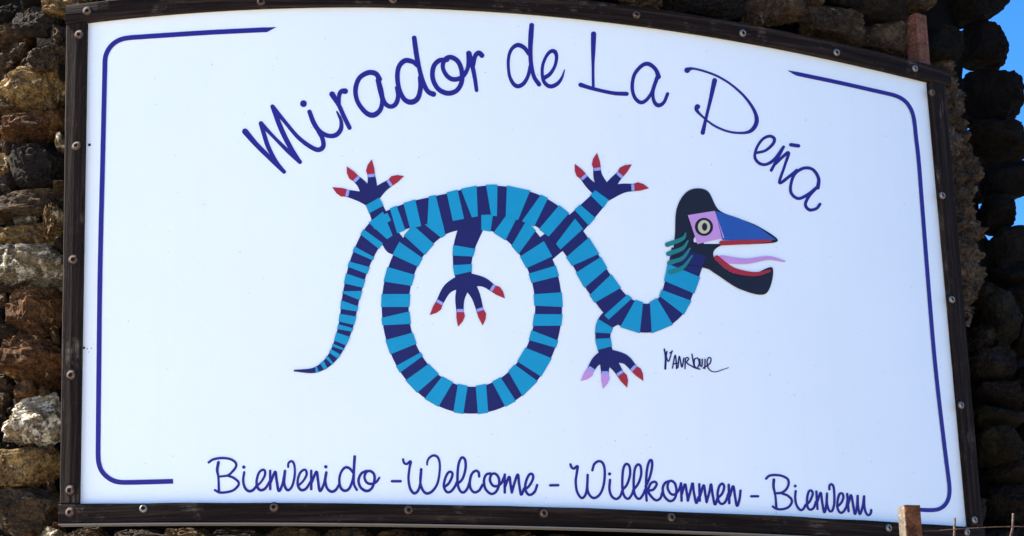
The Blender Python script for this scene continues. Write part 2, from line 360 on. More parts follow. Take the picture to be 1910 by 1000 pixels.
# courses out of the picture round the view, and low rough stones down to the ground joined into one part
def covered(x, y):
    return any(abs(x-a) < (w/2+26) and abs(y-b) < (h/2+16) for a, b, w, h in TRACED)
def project(P):
    d = P-CAM; zz = d.dot(F); return 955+FPX*d.dot(RT)/zz, 500-FPX*d.dot(UP)/zz
far_v, far_f = [], []
lowp = []
for i in range(4):
    me = rock_mesh(i+70, 2, 6); lowp.append(([v.co.copy() for v in me.vertices], [tuple(p.vertices) for p in me.polygons])); bpy.data.meshes.remove(me)
rnd = random.Random(3)
z = 0.02
while z < TOPZ - 0.02:
    hh = rnd.uniform(0.055, 0.10); th = -0.60
    while th < core_edge(z) + 0.01:
        ww = rnd.uniform(0.08, 0.17); tc = th + ww/2/RW; P = cyl(tc, z+hh/2, RW-0.05-bend(tc)); x, y = project(P)
        hid = 110 < x < 1790 and 30 < y < 985
        near = -260 < x < 2000 and -200 < y < 1180
        if not hid and not covered(x, y) and tc < core_edge(z)-0.02:
            near_view = -90 < x < 1960 and -70 < y < 1075
            if near_view:
                mt = rnd.choice(['brown', 'dark', 'rust', 'ochre']) if x < 800 else rnd.choice(['dark', 'brown', 'black'])
                fr = Matrix((Vector((math.cos(tc), math.sin(tc), 0)), Vector((-math.sin(tc), math.cos(tc), 0)), Vector((0, 0, 1)))).transposed().to_4x4()
                o = rock_link(rnd.choice(SMALLP), mt)
                o.matrix_basis = Matrix.Translation(P - Vector((math.sin(tc), -math.cos(tc), 0))*0.03) @ fr @ Matrix.Diagonal((ww/2*1.05, 0.07, hh/2*1.05, 1)) @ rnd.choice(QUART)
            else:
                vv, ff = rnd.choice(lowp); b = len(far_v); q = rnd.choice(QUART).to_3x3()
                for v in vv:
                    v = q @ v
                    far_v.append(cyl(tc + v.x*ww/2*1.05/RW, max(0, z+hh/2+v.z*hh/2*1.05), RW-0.075-v.y*0.07-bend(tc)))
                far_f += [tuple(b+i for i in f) for f in ff]
        th += ww/RW
    z += hh*0.98
o = mesh('rubble_courses', far_v, far_f, ROCK['brown'], wall, True); tag(o, kind='stuff')

# strip of rough mortar between the sign's right post and the wall's end
def mortar(edge_px, y0, y1, name='mortar'):
    vs_, fs = [], []; ny, nx = 200, 34
    for j in range(ny+1):
        y = y0 + (y1-y0)*j/ny
        xa = np.interp(y, [100, 285, 500, 580], [1740, 1752, 1772, 1780]); xb = np.interp(y, [a for a, b in edge_px], [b for a, b in edge_px])
        xb += 9*noise.noise(Vector((y*0.055, 3, 0))) + 4*noise.noise(Vector((y*0.17, 9, 0)))
        for i in range(nx+1):
            u = i/nx; x = xa + (xb-xa)*u
            bulge = 0.050*(1-abs(2*u-1)**3) - 0.055
            th, z, t = hit(x, y, RW-0.02); p = cyl(th, z, RW-0.005)
            r = bulge + 0.028*noise.fractal(p*26, 0.7, 2.1, 4) + 0.016*noise.noise(p*75)
            vs_.append(cyl(th, z, RW-0.005+r))
    for j in range(ny):
        for i in range(nx):
            a = j*(nx+1)+i; fs.append((a, a+nx+1, a+nx+2, a+1))
    o = mesh(name, vs_, fs, M_MORT, wall, False)
    md = o.modifiers.new('thick', 'SOLIDIFY'); md.thickness = 0.03; md.offset = -1
    return o
mortar([(96, 1784), (130, 1789), (200, 1796), (235, 1808), (290, 1826), (310, 1850), (340, 1832), (390, 1826), (440, 1844), (470, 1830), (510, 1850), (545, 1832), (585, 1822)], 96, 590)

# ------------------------------------------------------------------ the sign
TK = 0.016                                  # boards stand this far in front of the panel
SIGN_BASE = cyl((TH_L+TH_R)/2, 2.45, RS)
sign = empty('welcome_sign', SIGN_BASE)
tag(sign, 'large white curved sign board with blue script, banded reptile emblem and dark wooden frame', 'sign')
bpy.context.view_layer.update()
TOPP = [(163,44),(320,27),(480,18),(700,13.5),(900,23),(1099,38),(1300,64),(1350,73),(1518,107),(1725,153)]
BOTP = [(147,940),(350,938),(700,940),(1000,945.5),(1330,957),(1660,973.5),(1803,983)]
_t = [hit(x, y, RS)[:2] for x, y in TOPP]; _b = [hit(x, y, RS+TK)[:2] for x, y in BOTP]
PT = np.polyfit([a for a, c in _t], [c for a, c in _t], 4); PB = np.polyfit([a for a, c in _b], [c for a, c in _b], 3)
def ztop(th): return float(np.polyval(PT, min(max(th, -0.24), 0.63)))
def zbot(th): return float(np.polyval(PB, min(max(th, -0.24), 0.63)))
def spart(name, vs_, fs, mat, smooth=False, uv=None, parent=sign):
    return mesh(name, vs_, fs, mat, parent, smooth, uv)
# panel
nth, nz = 240, 4; vs_, fs = [], []
for k, r in enumerate((RS, RS-0.006)):
    for i in range(nth+1):
        th = TH_L-0.008 + (TH_R-TH_L+0.016)*i/nth
        for j in range(nz+1):
            a, b = zbot(th)-0.02, ztop(th)+0.015; vs_.append(cyl(th, a+(b-a)*j/nz, r))
N = (nth+1)*(nz+1)
for i in range(nth):
    for j in range(nz):
        a = i*(nz+1)+j; q = (a, a+nz+1, a+nz+2, a+1); fs.append(q); fs.append(tuple(N+c for c in q[::-1]))
for i in range(nth):
    for j in (0, nz):
        a = i*(nz+1)+j; q = (a, a+N, a+N+nz+1, a+nz+1); fs.append(q if j == 0 else q[::-1])
for i in (0, nth):
    for j in range(nz):
        a = i*(nz+1)+j; q = (a, a+1, a+1+N, a+N); fs.append(q if i == 0 else q[::-1])
spart('panel', vs_, fs, M_PANEL, False)
def board_h(name, th0, th1, lo, hi, r0=RS+0.0015, r1=RS+TK, n=90):
    """bent board running round the wall, chamfered front edges, slightly wavy"""
    vs_, fs, uv = [], [], []; b = 0.0022
    for i in range(n+1):
        th = th0 + (th1-th0)*i/n; a, c = lo(th), hi(th)
        w1 = 0.0009*noise.noise(Vector((th*30, 1, a))); w2 = 0.0012*noise.noise(Vector((th*22, 5, c)))
        prof = [(r0, a), (r1-b, a+w1), (r1, a+b+w1), (r1+0.0004, (a+c)/2), (r1, c-b+w2), (r1-b, c+w2), (r0, c)]
        for r, z in prof: vs_.append(cyl(th, z, r)); uv.append((th*RS, z + r*0.7))
    m_ = 7
    for i in range(n):
        for j in range(m_):
            a = i*m_+j; a2 = i*m_+(j+1) % m_; fs.append((a, a+m_, a2+m_, a2))
    fs.append(tuple(range(m_))); fs.append(tuple(n*m_+j for j in range(m_))[::-1])
    return spart(name, vs_, fs, M_WOOD, False, uv)
def board_v(name, thA, thB, z0, z1, r0=RS+0.0015, r1=RS+TK-0.0006, n=40):
    """upright board between two angle functions"""
    vs_, fs, uv = [], [], []; b = 0.0022
    for i in range(n+1):
        s = i/n; a, c = thA(s), thB(s); za, zc = z0(a)+(z1(a)-z0(a))*s, z0(c)+(z1(c)-z0(c))*s
        w1 = 0.0008*noise.noise(Vector((s*25, 1, a)))/RS; w2 = 0.0010*noise.noise(Vector((s*19, 5, c)))/RS; bb = b/RS
        prof = [(r0, a, za), (r1-b, a+w1, za), (r1, a+bb+w1, za), (r1+0.0003, (a+c)/2, (za+zc)/2), (r1, c-bb+w2, zc), (r1-b, c+w2, zc), (r0, c, zc)]
        for r, t, z in prof: vs_.append(cyl(t, z, r)); uv.append((z+4, t*RS + r*0.7))
    m_ = 7
    for i in range(n):
        for j in range(m_):
            a = i*m_+j; a2 = i*m_+(j+1) % m_; fs.append((a, a2, a2+m_, a+m_))
    fs.append(tuple(range(m_))[::-1]); fs.append(tuple(n*m_+j for j in range(m_)))
    return spart(name, vs_, fs, M_WOOD, False, uv)
BW = 0.0435
tl0 = hit(122, 30, RS+TK)[0]; tr0 = hit(1772, 122, RS+TK)[0]
board_h('frame_board', tl0, tr0, lambda t: ztop(t)-0.001, lambda t: ztop(t)+BW)
bl0 = hit(108, 962, RS+TK)[0]; br0 = hit(1838, 1000, RS+TK)[0]
board_h('frame_board', bl0, br0, lambda t: zbot(t)-0.0405, lambda t: zbot(t)+0.0005)
th_lo = [hit(x, y, RS+TK)[0] for x, y in ((111, 930), (123, 45))]
th_li = [hit(x, y, RS+TK)[0] for x, y in ((146, 935), (160.5, 47))]
board_v('frame_board', lambda s: th_lo[0]+(th_lo[1]-th_lo[0])*s, lambda s: th_li[0]+(th_li[1]-th_li[0])*s, lambda t: zbot(t)+0.0025, lambda t: ztop(t)-0.0035)
th_ri = [hit(x, y, RS)[0] for x, y in ((1801, 975), (1727, 158))]
th_ro = [hit(x, y, RS+TK)[0] for x, y in ((1834, 975), (1765, 160))]
board_v('frame_board', lambda s: th_ri[0]+(th_ri[1]-th_ri[0])*s, lambda s: th_ro[0]+(th_ro[1]-th_ro[0])*s, lambda t: zbot(t)+0.0025, lambda t: ztop(t)-0.0035)
# thin metal strip under the bottom board
vs_, fs = [], []
for i in range(61):
    th = bl0+0.0008 + (br0-bl0-0.0016)*i/60; z = zbot(th)-0.0425
    for r, zz in ((RS-0.004, z), (RS+TK+0.004, z), (RS+TK+0.004, z-0.0026), (RS-0.004, z-0.0026)): vs_.append(cyl(th, zz, r))
for i in range(60):
    for j in range(4):
        a = i*4+j; b = i*4+(j+1) % 4; fs.append((a, b, b+4, a+4))
fs += [(3, 2, 1, 0), tuple(240+j for j in range(4))]
spart('metal_strip', vs_, fs, M_STRIP)

# screws: round heads with a socket, each its own part
def lathe(prof, n=20):
    vs_, fs = [], []
    for r, h in prof:
        for i in range(n): vs_.append((r*math.cos(2*math.pi*i/n), r*math.sin(2*math.pi*i/n), h))
    for j in range(len(prof)-1):
        for i in range(n): fs.append((j*n+i, j*n+(i+1) % n, (j+1)*n+(i+1) % n, (j+1)*n+i))
    return vs_, fs
def lathe_mesh(name, prof, mat, cap=False):
    v, f = lathe(prof); 
    if cap: f.append(tuple(range(len(v)-20, len(v))))
    me = bpy.data.meshes.new(name); me.from_pydata(v, [], f); me.materials.append(mat)
    me.polygons.foreach_set('use_smooth', [True]*len(me.polygons)); me.update(); return me
HEADP = [(.0090, -.001), (.0090, .0012), (.0083, .0036), (.0068, .0052), (.0052, .0060), (.0046, .0058), (.0044, .0022)]
SM = [lathe_mesh('screw', HEADP, M_STEEL), lathe_mesh('screw', HEADP, M_SRUST)]
SOCK = lathe_mesh('socket', [(.0045, .0021), (.0030, .0020), (.0010, .0020), (.0002, .0020)], M_HOLE, True)
WASH = lathe_mesh('washer', [(.0115, -.001), (.0115, .0008), (.0095, .0009)], M_HOLE)
SC = [(163,21,1),(487,3,1),(733,-1,1),(1187,28,1),(1385,62,0),(1560,98,0),(1706,128,0),(148,65,1),(143,273,1),(137,485,1),(133,700,1),(131,915,1),
      (131,956,1),(267.5,949,0),(511,946.5,1),(762,951,1),(1014,957.5,1),(1252,965,1),(1657,985,0),(1803,993,0),(1738,173,1),(1757,365,0),(1775,559,0),(1792,756,0),(1817,970,0)]
def place_on(o, th, z, r, spin=0.0):
    n_ = Vector((math.sin(th), -math.cos(th), 0)); t_ = Vector((math.cos(th), math.sin(th), 0))
    mm = Matrix((t_, Vector((0, 0, 1)), n_)).transposed().to_4x4(); mm.translation = cyl(th, z, r)
    o.matrix_parent_inverse = Matrix.Translation(-SIGN_BASE); o.matrix_basis = mm @ Matrix.Rotation(spin, 4, 'Z')
rs = random.Random(5)
for x, y, kd in SC:
    th, z, t = hit(x, y, RS+TK+0.001)
    s = link('screw', SM[kd], None, sign); tilt = Matrix.Rotation(rs.uniform(-.12, .12), 4, 'X') @ Matrix.Rotation(rs.uniform(-.12, .12), 4, 'Y')
    place_on(s, th, z, RS+TK+0.0006); s.matrix_basis = s.matrix_basis @ tilt
    k = bpy.data.objects.new('socket', SOCK); col.objects.link(k); k.parent = s
    k = bpy.data.objects.new('washer', WASH); col.objects.link(k); k.parent = s
for x, y, rr in ((966,6,.7),(1464,974,.6)):
    th, z, t = hit(x, y, RS+TK); o = link('screw_hole', lathe_mesh('screw_hole', [(.006*rr/.6, .0008), (.003, .0009), (.0002, .0009)], M_HOLE, True), None, sign); place_on(o, th, z, RS+TK+0.0002)
for x, y, rr in ((167,270.5,.0033),(157,649,.0026),(163,651,.0012),(171,650,.0011),(166,657,.0009)):
    th, z, t = hit(x, y, RS); o = link('pin_hole', lathe_mesh('pin_hole', [(rr, .0006), (rr*.5, .0008), (rr*.05, .0008)], M_HOLE, True), None, sign); place_on(o, th, z, RS+0.0004)

# ---- print on the panel: strokes and shapes measured in photo pixels, laid on the bent panel as thin vinyl
def smooth_path(pts, step=2.0):
    P = [np.array(p, float) for p in pts]
    if len(P) == 2: 
        n_ = max(2, int(np.hypot(*(P[1]-P[0])[:2])/step)); return [P[0]+(P[1]-P[0])*i/n_ for i in range(n_+1)]
    out = []
    for i in range(len(P)-1):
        a = P[i-1] if i else 2*P[0]-P[1]; b, c = P[i], P[i+1]; d = P[i+2] if i+2 < len(P) else 2*P[-1]-P[-2]
        n_ = max(2, int(np.hypot(*(c-b)[:2])/step))
        for k in range(n_):
            t = k/n_; out.append(0.5*((2*b)+(c-a)*t+(2*a-5*b+4*c-d)*t*t+(3*b-a-3*c+d)*t**3))
    out.append(P[-1]); return out
class Print:
    def __init__(s): s.v, s.f, s.k = [], [], 0
    def pt(s, x, y, off): th, z, t = hit(x, y, RS); s.v.append(cyl(th, z, RS+off)); return len(s.v)-1
    def stroke(s, pts, w, off=0.0011, caps=True, step=2.0):
        """pts (x, y) or (x, y, width); a ribbon with round ends"""
        p3 = [(p[0], p[1], p[2] if len(p) > 2 else w) for p in pts]; C = smooth_path(p3, step); n_ = len(C)
        off += (s.k % 40)*0.000006; s.k += 1; ids = []
        for i in range(n_):
            t = C[min(i+1, n_-1)][:2]-C[max(i-1, 0)][:2]; l_ = np.hypot(*t) or 1; nn = np.array([-t[1], t[0]])/l_*max(C[i][2], 0.3)/2
            o_ = off + i*0.0000006
            ids.append((s.pt(*(C[i][:2]+nn), o_), s.pt(*(C[i][:2]-nn), o_)))
        for i in range(n_-1): s.f.append((ids[i][0], ids[i+1][0], ids[i+1][1], ids[i][1]))
        if caps:
            for e, q, sg in ((0, 1, 1), (n_-1, n_-2, -1)):
                d = C[e][:2]-C[q][:2]; ang = math.atan2(d[1], d[0]); r = C[e][2]/2; fan = []
                for k in range(9): a = ang-math.pi/2+math.pi*k/8; fan.append(s.pt(C[e][0]+r*math.cos(a), C[e][1]+r*math.sin(a), off+(e)*0.0000006))
                s.f.append(tuple(fan))
    def poly(s, pts, off=0.0011, smooth=False):
        if smooth: pts = [tuple(p[:2]) for p in smooth_path(list(pts)+[pts[0]], 3.0)][:-1]
        ids = [s.pt(x, y, off) for x, y in pts]
        for t in tessellate_polygon([[Vector((x, y, 0)) for x, y in pts]]): s.f.append(tuple(ids[i] for i in t))
    def disc(s, x, y, r, off=0.0011, sy=1.0, rot=0.0):
        c_, s_ = math.cos(rot), math.sin(rot)
        s.poly([(x+r*math.cos(a)*c_-r*sy*math.sin(a)*s_, y+r*math.cos(a)*s_+r*sy*math.sin(a)*c_) for a in [2*math.pi*i/18 for i in range(18)]], off)
    def build(s, name, mat, parent):
        # every face looks outward
        fs = []
        for f in s.f:
            a, b, c = s.v[f[0]], s.v[f[1]], s.v[f[2]]; nn = (b-a).cross(c-a)
            if nn.length < 1e-14 and len(f) > 3: nn = (s.v[f[2]]-a).cross(s.v[f[3]]-a)
            fs.append(f if nn.dot(Vector((a.x, a.y, 0))) > 0 else f[::-1])
        return mesh(name, s.v, fs, mat, parent)
def word(x0, y0, sc, strokes, w, label):
    P = Print()
    for st in strokes:
        if len(st) == 1: P.disc(x0+st[0][0]/sc, y0+st[0][1]/sc, w*0.62 if len(st[0]) < 3 else st[0][2]/sc/2); continue
        P.stroke([(x0+p[0]/sc, y0+p[1]/sc) + ((p[2]/sc,) if len(p) > 2 else ()) for p in st], w)
    o = P.build('lettering', M_BLUE, sign); o['label'] = label; return o
word(430, 20, 3.124, [
 [(85,705,36),(150,780,30),(230,860,28),(312,940,24)], [(312,940,22),(268,880,18),(222,800,26),(195,720,26),(178,658,28)], [(178,658,26),(250,735,20),(330,815,24),(404,882,26)],
 [(404,882,22),(350,800,28),(295,690,30),(245,560,26)], [(245,560,26),(310,640,22),(390,735,24),(460,790,26),(510,812,28),(540,792,28),(535,745,26),(512,705,24)],
 [(460,590,26),(485,655,28),(520,705,28),(570,730,26),(615,725,28),(643,690,26),(643,640,20),(620,590,10)], [(425,543,40)],
 [(592,488,34),(630,550,26),(662,620,26),(693,683,26)], [(634,555,18),(632,500,24),(645,472,28),(668,470,34)],
 [(868,400,30),(845,368,30),(800,363,30),(750,395,28),(728,460,28),(740,530,26),(785,592,28),(830,610,32),(870,582,28),(884,530,26),(878,470,28),(860,410,30)],
 [(860,405,30),(874,470,30),(895,535,28),(930,560,26),(962,545,28),(976,500,26),(968,450,22)],
 [(1090,320,28),(1060,298,28),(1015,293,30),(980,330,28),(972,395,28),(985,465,26),(1015,520,28),(1055,534,32),(1090,512,30),(1106,455,28),(1104,390,26)],
 [(1070,160,28),(1082,250,30),(1100,340,26),(1122,420,28),(1150,472,28),(1182,488,32)],
 [(1262,288,26),(1215,292,28),(1182,330,28),(1178,395,28),(1208,455,28),(1262,482,30),(1315,468,28),(1345,420,28),(1347,355,28),(1325,298,28),(1282,272,28),(1246,290,28),(1237,335,24),(1262,382,26),(1302,402,28),(1352,385,26),(1383,330,24),(1388,250,30)],
 [(1388,250,32),(1410,330,26),(1424,400,24),(1433,465,22)], [(1414,320,22),(1424,268,26),(1445,246,28),(1464,262,30)]], 9, 'first word of the title, thick blue brush script climbing an arc')
word(900, 20, 4.775, [
 [(412,388,34),(370,332,38),(312,308,40),(258,345,32),(230,430,28),(235,560,28),(265,640,34),(310,675,38),(365,650,36),(405,580,32),(425,490,30)], [(437,132,44),(430,230,46),(425,350,40),(432,480,38),(458,590,36),(502,658,40)],
 [(545,602,40),(600,565,34),(645,490,28),(658,410,32),(640,365,38),(600,368,32),(558,425,28),(532,510,28),(537,610,30),(570,662,36),(615,676,38),(668,650,34),(705,600,24),(729,530,10)]], 8, 'second word of the title, two blue script letters at the top of the arc')
word(900, 20, 4.775, [
 [(988,210,48),(985,350,40),(983,500,26),(985,690,26)], [(872,662,40),(960,690,34),(1080,720,32),(1180,738,34),(1282,742,38)],
 [(1566,590,44),(1540,525,36),(1480,477,38),(1420,490,34),(1352,570,32),(1332,680,32),(1352,770,32),(1402,818,34),(1452,802,32),(1500,740,28),(1530,655,28),(1560,590,40)], [(1552,600,36),(1518,720,28),(1525,805,32),(1562,845,38),(1612,820,30),(1647,742,30)]], 8, 'third word of the title in blue script after the two small letters')
word(1240, 80, 2.941, [
 [(272,208,28),(250,310,20),(226,410,17),(207,494,24)], [(122,151,32),(150,142,14),(210,155,12),(290,185,12),(370,235,12),(440,300,14),(488,370,18),(503,430,24),(478,478,22),(430,495,14),(350,488,12),(270,455,12),(205,405,12),(172,368,20),(178,352,30)],
 [(498,605,15),(550,592,15),(590,558,17),(600,528,18),(575,513,17),(535,530,15),(502,580,15),(493,628,16),(515,660,17),(553,668,17),(600,640,17),(650,572,16)], [(650,572,17),(620,630,16),(583,700,17)], [(606,665,15),(650,622,17),(678,605,18),(655,680,15),(628,768,17),(680,735,17),(722,700,17)], [(690,560,20),(732,566,20)],
 [(838,795,22),(842,745,19),(812,697,17),(762,688,17),(712,720,17),(690,780,16),(694,828,17),(732,855,17),(785,832,18),(836,792,19)], [(832,795,17),(790,842,17),(770,888,17),(792,917,18),(830,910,16),(850,886,17)]], 6, 'last word of the title, thin blue capital and small letters running down the arc')
word(350, 840, 5.162, [
 [(297,118,30),(285,190,28),(296,260,22),(302,402,26)], [(203,118,24),(250,88,24),(330,76,24),(410,86,24),(460,118,24),(466,158,24),(430,208,24),(385,243,22),(298,255,20)], [(385,246,22),(440,265,24),(486,302,24),(490,335,24),(450,380,24),(390,402,24),(310,408,24),(262,384,22)],
 [(545,213,24),(535,290,24),(552,362,26),(592,395,28),(632,382,26),(668,335,22)], [(541,163,34)],
 [(668,345,22),(712,300,22),(744,240,24),(742,196,24),(718,190,24),(685,222,24),(665,290,24),(670,352,26),(702,385,28),(748,368,26),(790,300,22)],
 [(795,198,24),(795,375,26)], [(800,310,24),(843,208,26),(857,290,26),(878,392,28),(912,330,24),(936,212,26)], [(937,200,26),(930,320,26),(960,384,28),(1000,358,24),(1025,280,24),(1033,190,22),(1020,122,24),(996,106,24),(970,128,22),(968,162,22)],
 [(1065,342,22),(1110,300,22),(1144,240,24),(1140,196,24),(1116,190,24),(1082,222,24),(1060,290,24),(1066,352,26),(1097,385,28),(1142,368,26),(1185,300,22)],
 [(1190,198,24),(1190,375,26)], [(1195,310,24),(1240,208,26),(1255,290,26),(1273,392,28),(1310,330,24),(1335,215,26)],
 [(1335,215,26),(1326,300,24),(1345,370,26),(1387,400,28),(1430,378,26),(1460,322,22)], [(1330,160,34)],
 [(1592,215,24),(1560,177,26),(1520,166,26),(1480,207,24),(1460,280,24),(1472,358,26),(1510,391,28),(1555,370,26),(1588,290,24),(1600,205,24)], [(1608,62,28),(1600,200,26),(1600,320,24),(1628,382,24)],
 [(1722,200,26),(1672,225,26),(1645,290,26),(1665,358,26),(1720,393,28),(1770,370,26),(1797,300,26),(1795,235,26),(1760,202,26),(1722,210,26),(1702,260,24),(1725,312,26),(1770,325,26),(1815,308,24),(1846,265,20)]], 5, 'Spanish greeting in blue script under the reptile tail')
word(720, 830, 5.618, [
 [(62,382),(152,382)], [(178,152,24),(187,187,26),(215,202,26),(257,174,30),(246,240,26),(235,350,26),(250,450,28),(292,508,30),(335,480,28),(358,400,24),(368,258,30)], [(362,300,26),(360,400,26),(388,480,28),(432,510,30),(490,480,28),(540,400,26),(562,270,24),(560,180,24),(536,126,26),(495,112,26),(452,138,24),(431,180,22),(430,210,18)],
 [(612,442),(660,400),(695,322),(685,286),(650,292),(617,360),(606,440),(636,494),(680,488),(722,435),(742,390)], [(745,412),(800,358),(832,250),(828,160),(796,132),(763,190),(749,300),(752,420),(780,488),(815,498),(850,460),(875,390)],
 [(975,332),(968,287),(935,273),(896,310),(877,390),(887,460),(925,499),(975,478),(1010,420)], [(1092,300),(1050,312),(1026,372),(1040,458),(1096,513),(1150,494),(1183,420),(1178,342),(1140,302),(1102,315),(1088,370),(1115,424),(1160,434),(1208,400),(1240,330)],
 [(1243,312),(1243,500)], [(1245,440),(1290,335),(1303,410),(1318,500)], [(1318,500),(1345,400),(1380,312),(1395,420),(1415,523),(1445,460)], [(1450,470),(1500,430),(1540,352),(1530,306),(1500,312),(1467,380),(1457,460),(1482,514),(1515,524),(1558,490),(1582,422)],
 [(1720,425),(1803,423)]], 4.9, 'English greeting in blue script between two dashes')
word(1050, 840, 5.457, [
 [(75,145),(87,175),(110,188),(148,162),(140,230),(129,320),(142,420),(186,486),(225,460),(244,380),(250,252)], [(248,300),(248,400),(276,465),(320,487),(374,450),(409,370),(424,260),(419,172),(395,122),(356,113),(316,145),(298,205)],
 [(478,302),(472,400),(496,470),(540,497),(580,470),(605,405)], [(473,242,34)], [(607,402),(650,350),(681,250),(674,162),(641,141),(613,190),(603,300),(607,420),(632,480),(666,494),(700,450),(716,402)],
 [(718,402),(765,340),(794,250),(788,162),(760,146),(731,190),(719,300),(722,420),(746,480),(780,494),(815,450),(836,400)], [(840,370),(880,280),(904,180),(904,112),(886,101),(861,160),(846,280),(845,420),(850,513)],
 [(858,420),(890,342),(933,321),(953,346),(920,400),(868,420),(905,480),(950,511),(990,488),(1010,430)], [(1082,316),(1040,332),(1014,390),(1031,470),(1086,519),(1134,494),(1153,420),(1139,342),(1100,312),(1070,332),(1065,390),(1096,444),(1140,449),(1180,400),(1200,345)],
 [(1200,337),(1206,514)], [(1207,450),(1240,347),(1256,420),(1270,514)], [(1270,514),(1300,400),(1318,337),(1331,430),(1355,538),(1377,480)], [(1385,347),(1391,514)], [(1392,470),(1430,357),(1446,440),(1460,529)], [(1460,529),(1490,420),(1505,347),(1521,450),(1545,553),(1570,490)],
 [(1572,490),(1620,440),(1639,372),(1620,341),(1590,366),(1572,440),(1582,518),(1616,547),(1655,520),(1682,440)], [(1685,352),(1691,539)], [(1696,470),(1730,367),(1751,480),(1770,568),(1795,500),(1805,412)]], 4.8, 'German greeting in blue script after the second dash')
word(1380, 870, 6.821, [
 [(142,382),(230,382)], [(332,158),(370,122),(440,111),(530,122),(604,162),(618,220),(590,290),(530,335),(440,346)], [(530,345),(600,370),(653,420),(654,470),(610,524),(530,547),(460,540),(417,512)], [(430,172,38),(426,262,34),(450,380,28),(461,522,34)],
 [(708,317),(701,400),(717,490),(762,553),(800,549),(836,490)], [(702,252,38)], [(846,490),(890,440),(924,352),(905,307),(872,326),(852,420),(858,518),(892,553),(935,530),(966,450)], [(970,322),(985,543)], [(986,440),(1025,337),(1046,470),(1072,587),(1095,500),(1105,347)],
 [(1105,347),(1106,470),(1131,559),(1165,573),(1194,500),(1199,380),(1189,262),(1160,227),(1136,250),(1136,293)], [(1242,510),(1290,460),(1314,392),(1300,347),(1266,352),(1242,430),(1238,528),(1271,588),(1310,583),(1350,520),(1366,440)],
 [(1362,352),(1380,573)], [(1377,480),(1410,367),(1436,480),(1460,608),(1485,520),(1495,377)], [(1495,377),(1501,510),(1525,608),(1559,510),(1577,382)], [(1577,382),(1582,520),(1606,600),(1636,623),(1664,595),(1668,557)]], 4.6, 'French greeting in blue script, last of the bottom line')
o = word(1200, 620, 9.55, [
 [(370,302,30),(393,450,34),(388,650,38)], [(378,330),(442,520),(508,332)], [(418,345),(402,430)], [(512,340),(470,370)], [(514,640),(565,412),(590,648)], [(528,566),(605,552)], [(612,630),(638,430),(682,622),(718,462)],
 [(738,650),(750,465),(808,470),(768,540),(850,600),(930,640),(1000,658)], [(862,392),(880,500),(902,612)], [(905,480),(965,462),(992,560),(950,640),(905,590),(905,480)], [(1002,480),(1012,600),(1040,598),(1046,480)], [(1096,480),(1090,650)],
 [(1060,640),(1180,560),(1200,470),(1162,452),(1132,520),(1152,640),(1220,698,18),(1300,704,18),(1400,670,14),(1515,630,12)]], 2.6, 'small dark scrawled signature under the reptile head')
o.data.materials[0] = M_NAVY
P = Print(); P.stroke([(323,898),(270,899.5),(245,900),(225,899.8),(211,896.5),(199,889),(189.5,878),(184.5,864),(183.2,848),(183.3,825),(184.5,700),(187,500),(192,290),(195.6,135),(196.2,113),(199,100),(206,88),(216,79),(228,73.5),(243,70.8),(265,69.2),(320,65.5),(400,60.5),(495,56)], 9, caps=False, step=2)
P.poly([(494,51.6),(516,51),(498,60.4),(494,60.6)]); o = P.build('border_line', M_BLUE, sign); o['label'] = 'thick blue border line with rounded corners on the left side of the sign'
P = Print(); P.stroke([(1486,138),(1560,153.5),(1620,167),(1650,173.8),(1667,178),(1680,183.5),(1691,192.5),(1699,205),(1703.5,219),(1706,236),(1708,256),(1713,300),(1720,390),(1737,605),(1747,712),(1760,824),(1767,880),(1770,905),(1770.2,921),(1767,934),(1760,944),(1750,950),(1738,951.8),(1725,951.6),(1716,951),(1692,949)], 7.5, caps=False, step=2)
P.poly([(1487,134.4),(1468,131.5),(1480,139),(1485.5,141.6)]); o = P.build('border_line', M_BLUE, sign); o['label'] = 'thick blue border line with rounded corners on the right side of the sign'

# ---- the emblem: a plain banded reptile of the same place, size and colours
def offset_band(P, C, s0, s1, off, wob=0.0, grow=1.0, seed=0):
    """one cross band of a ribbon body between arc positions s0 and s1"""
    r_ = random.Random(seed); L_, R_ = [], []
    for side, out in ((1, L_), (-1, R_)):
        a, b = s0 + r_.uniform(-wob, wob), s1 + r_.uniform(-wob, wob)
        for s in (a, b):
            i = min(max(int(s), 1), len(C)-2); t = C[i+1][:2]-C[i-1][:2]; t /= np.hypot(*t); nn = np.array([-t[1], t[0]])
            out.append(tuple(C[i][:2] + nn*side*C[i][2]/2*grow))
    P.poly([L_[0], L_[1], ((L_[1][0]+R_[1][0])/2, (L_[1][1]+R_[1][1])/2), R_[1], R_[0], ((L_[0][0]+R_[0][0])/2, (L_[0][1]+R_[0][1])/2)], off)
RC = (880, 573)
ring = [(RC[0]+143*math.cos(a), RC[1]+174*math.sin(a), 50) for a in [math.radians(-93+24*i) for i in range(16)]]
upper = [(548,692,3),(590,690,11),(622,664,19),(644,612,27),(656,548,33),(674,484,38),(706,430,43),(760,403,46),(830,388,50),(910,374,54),(985,386,55),(1042,420,54),(1082,470,52),(1118,530,52),(1158,578,54),(1208,594,54),(1250,572,54),(1270,524,58),(1284,470,66)]
legs = {'rear': [(735,455,40),(716,425,34),(704,396,30),(690,366,26)], 'front': [(1010,470,48),(1060,430,42),(1105,385,34),(1128,358,28)],
        'belly': [(880,420,46),(866,460,40),(862,495,34),(866,525,30)], 'fore': [(1160,580,40),(1130,602,32),(1124,630,28),(1130,660,26)]}
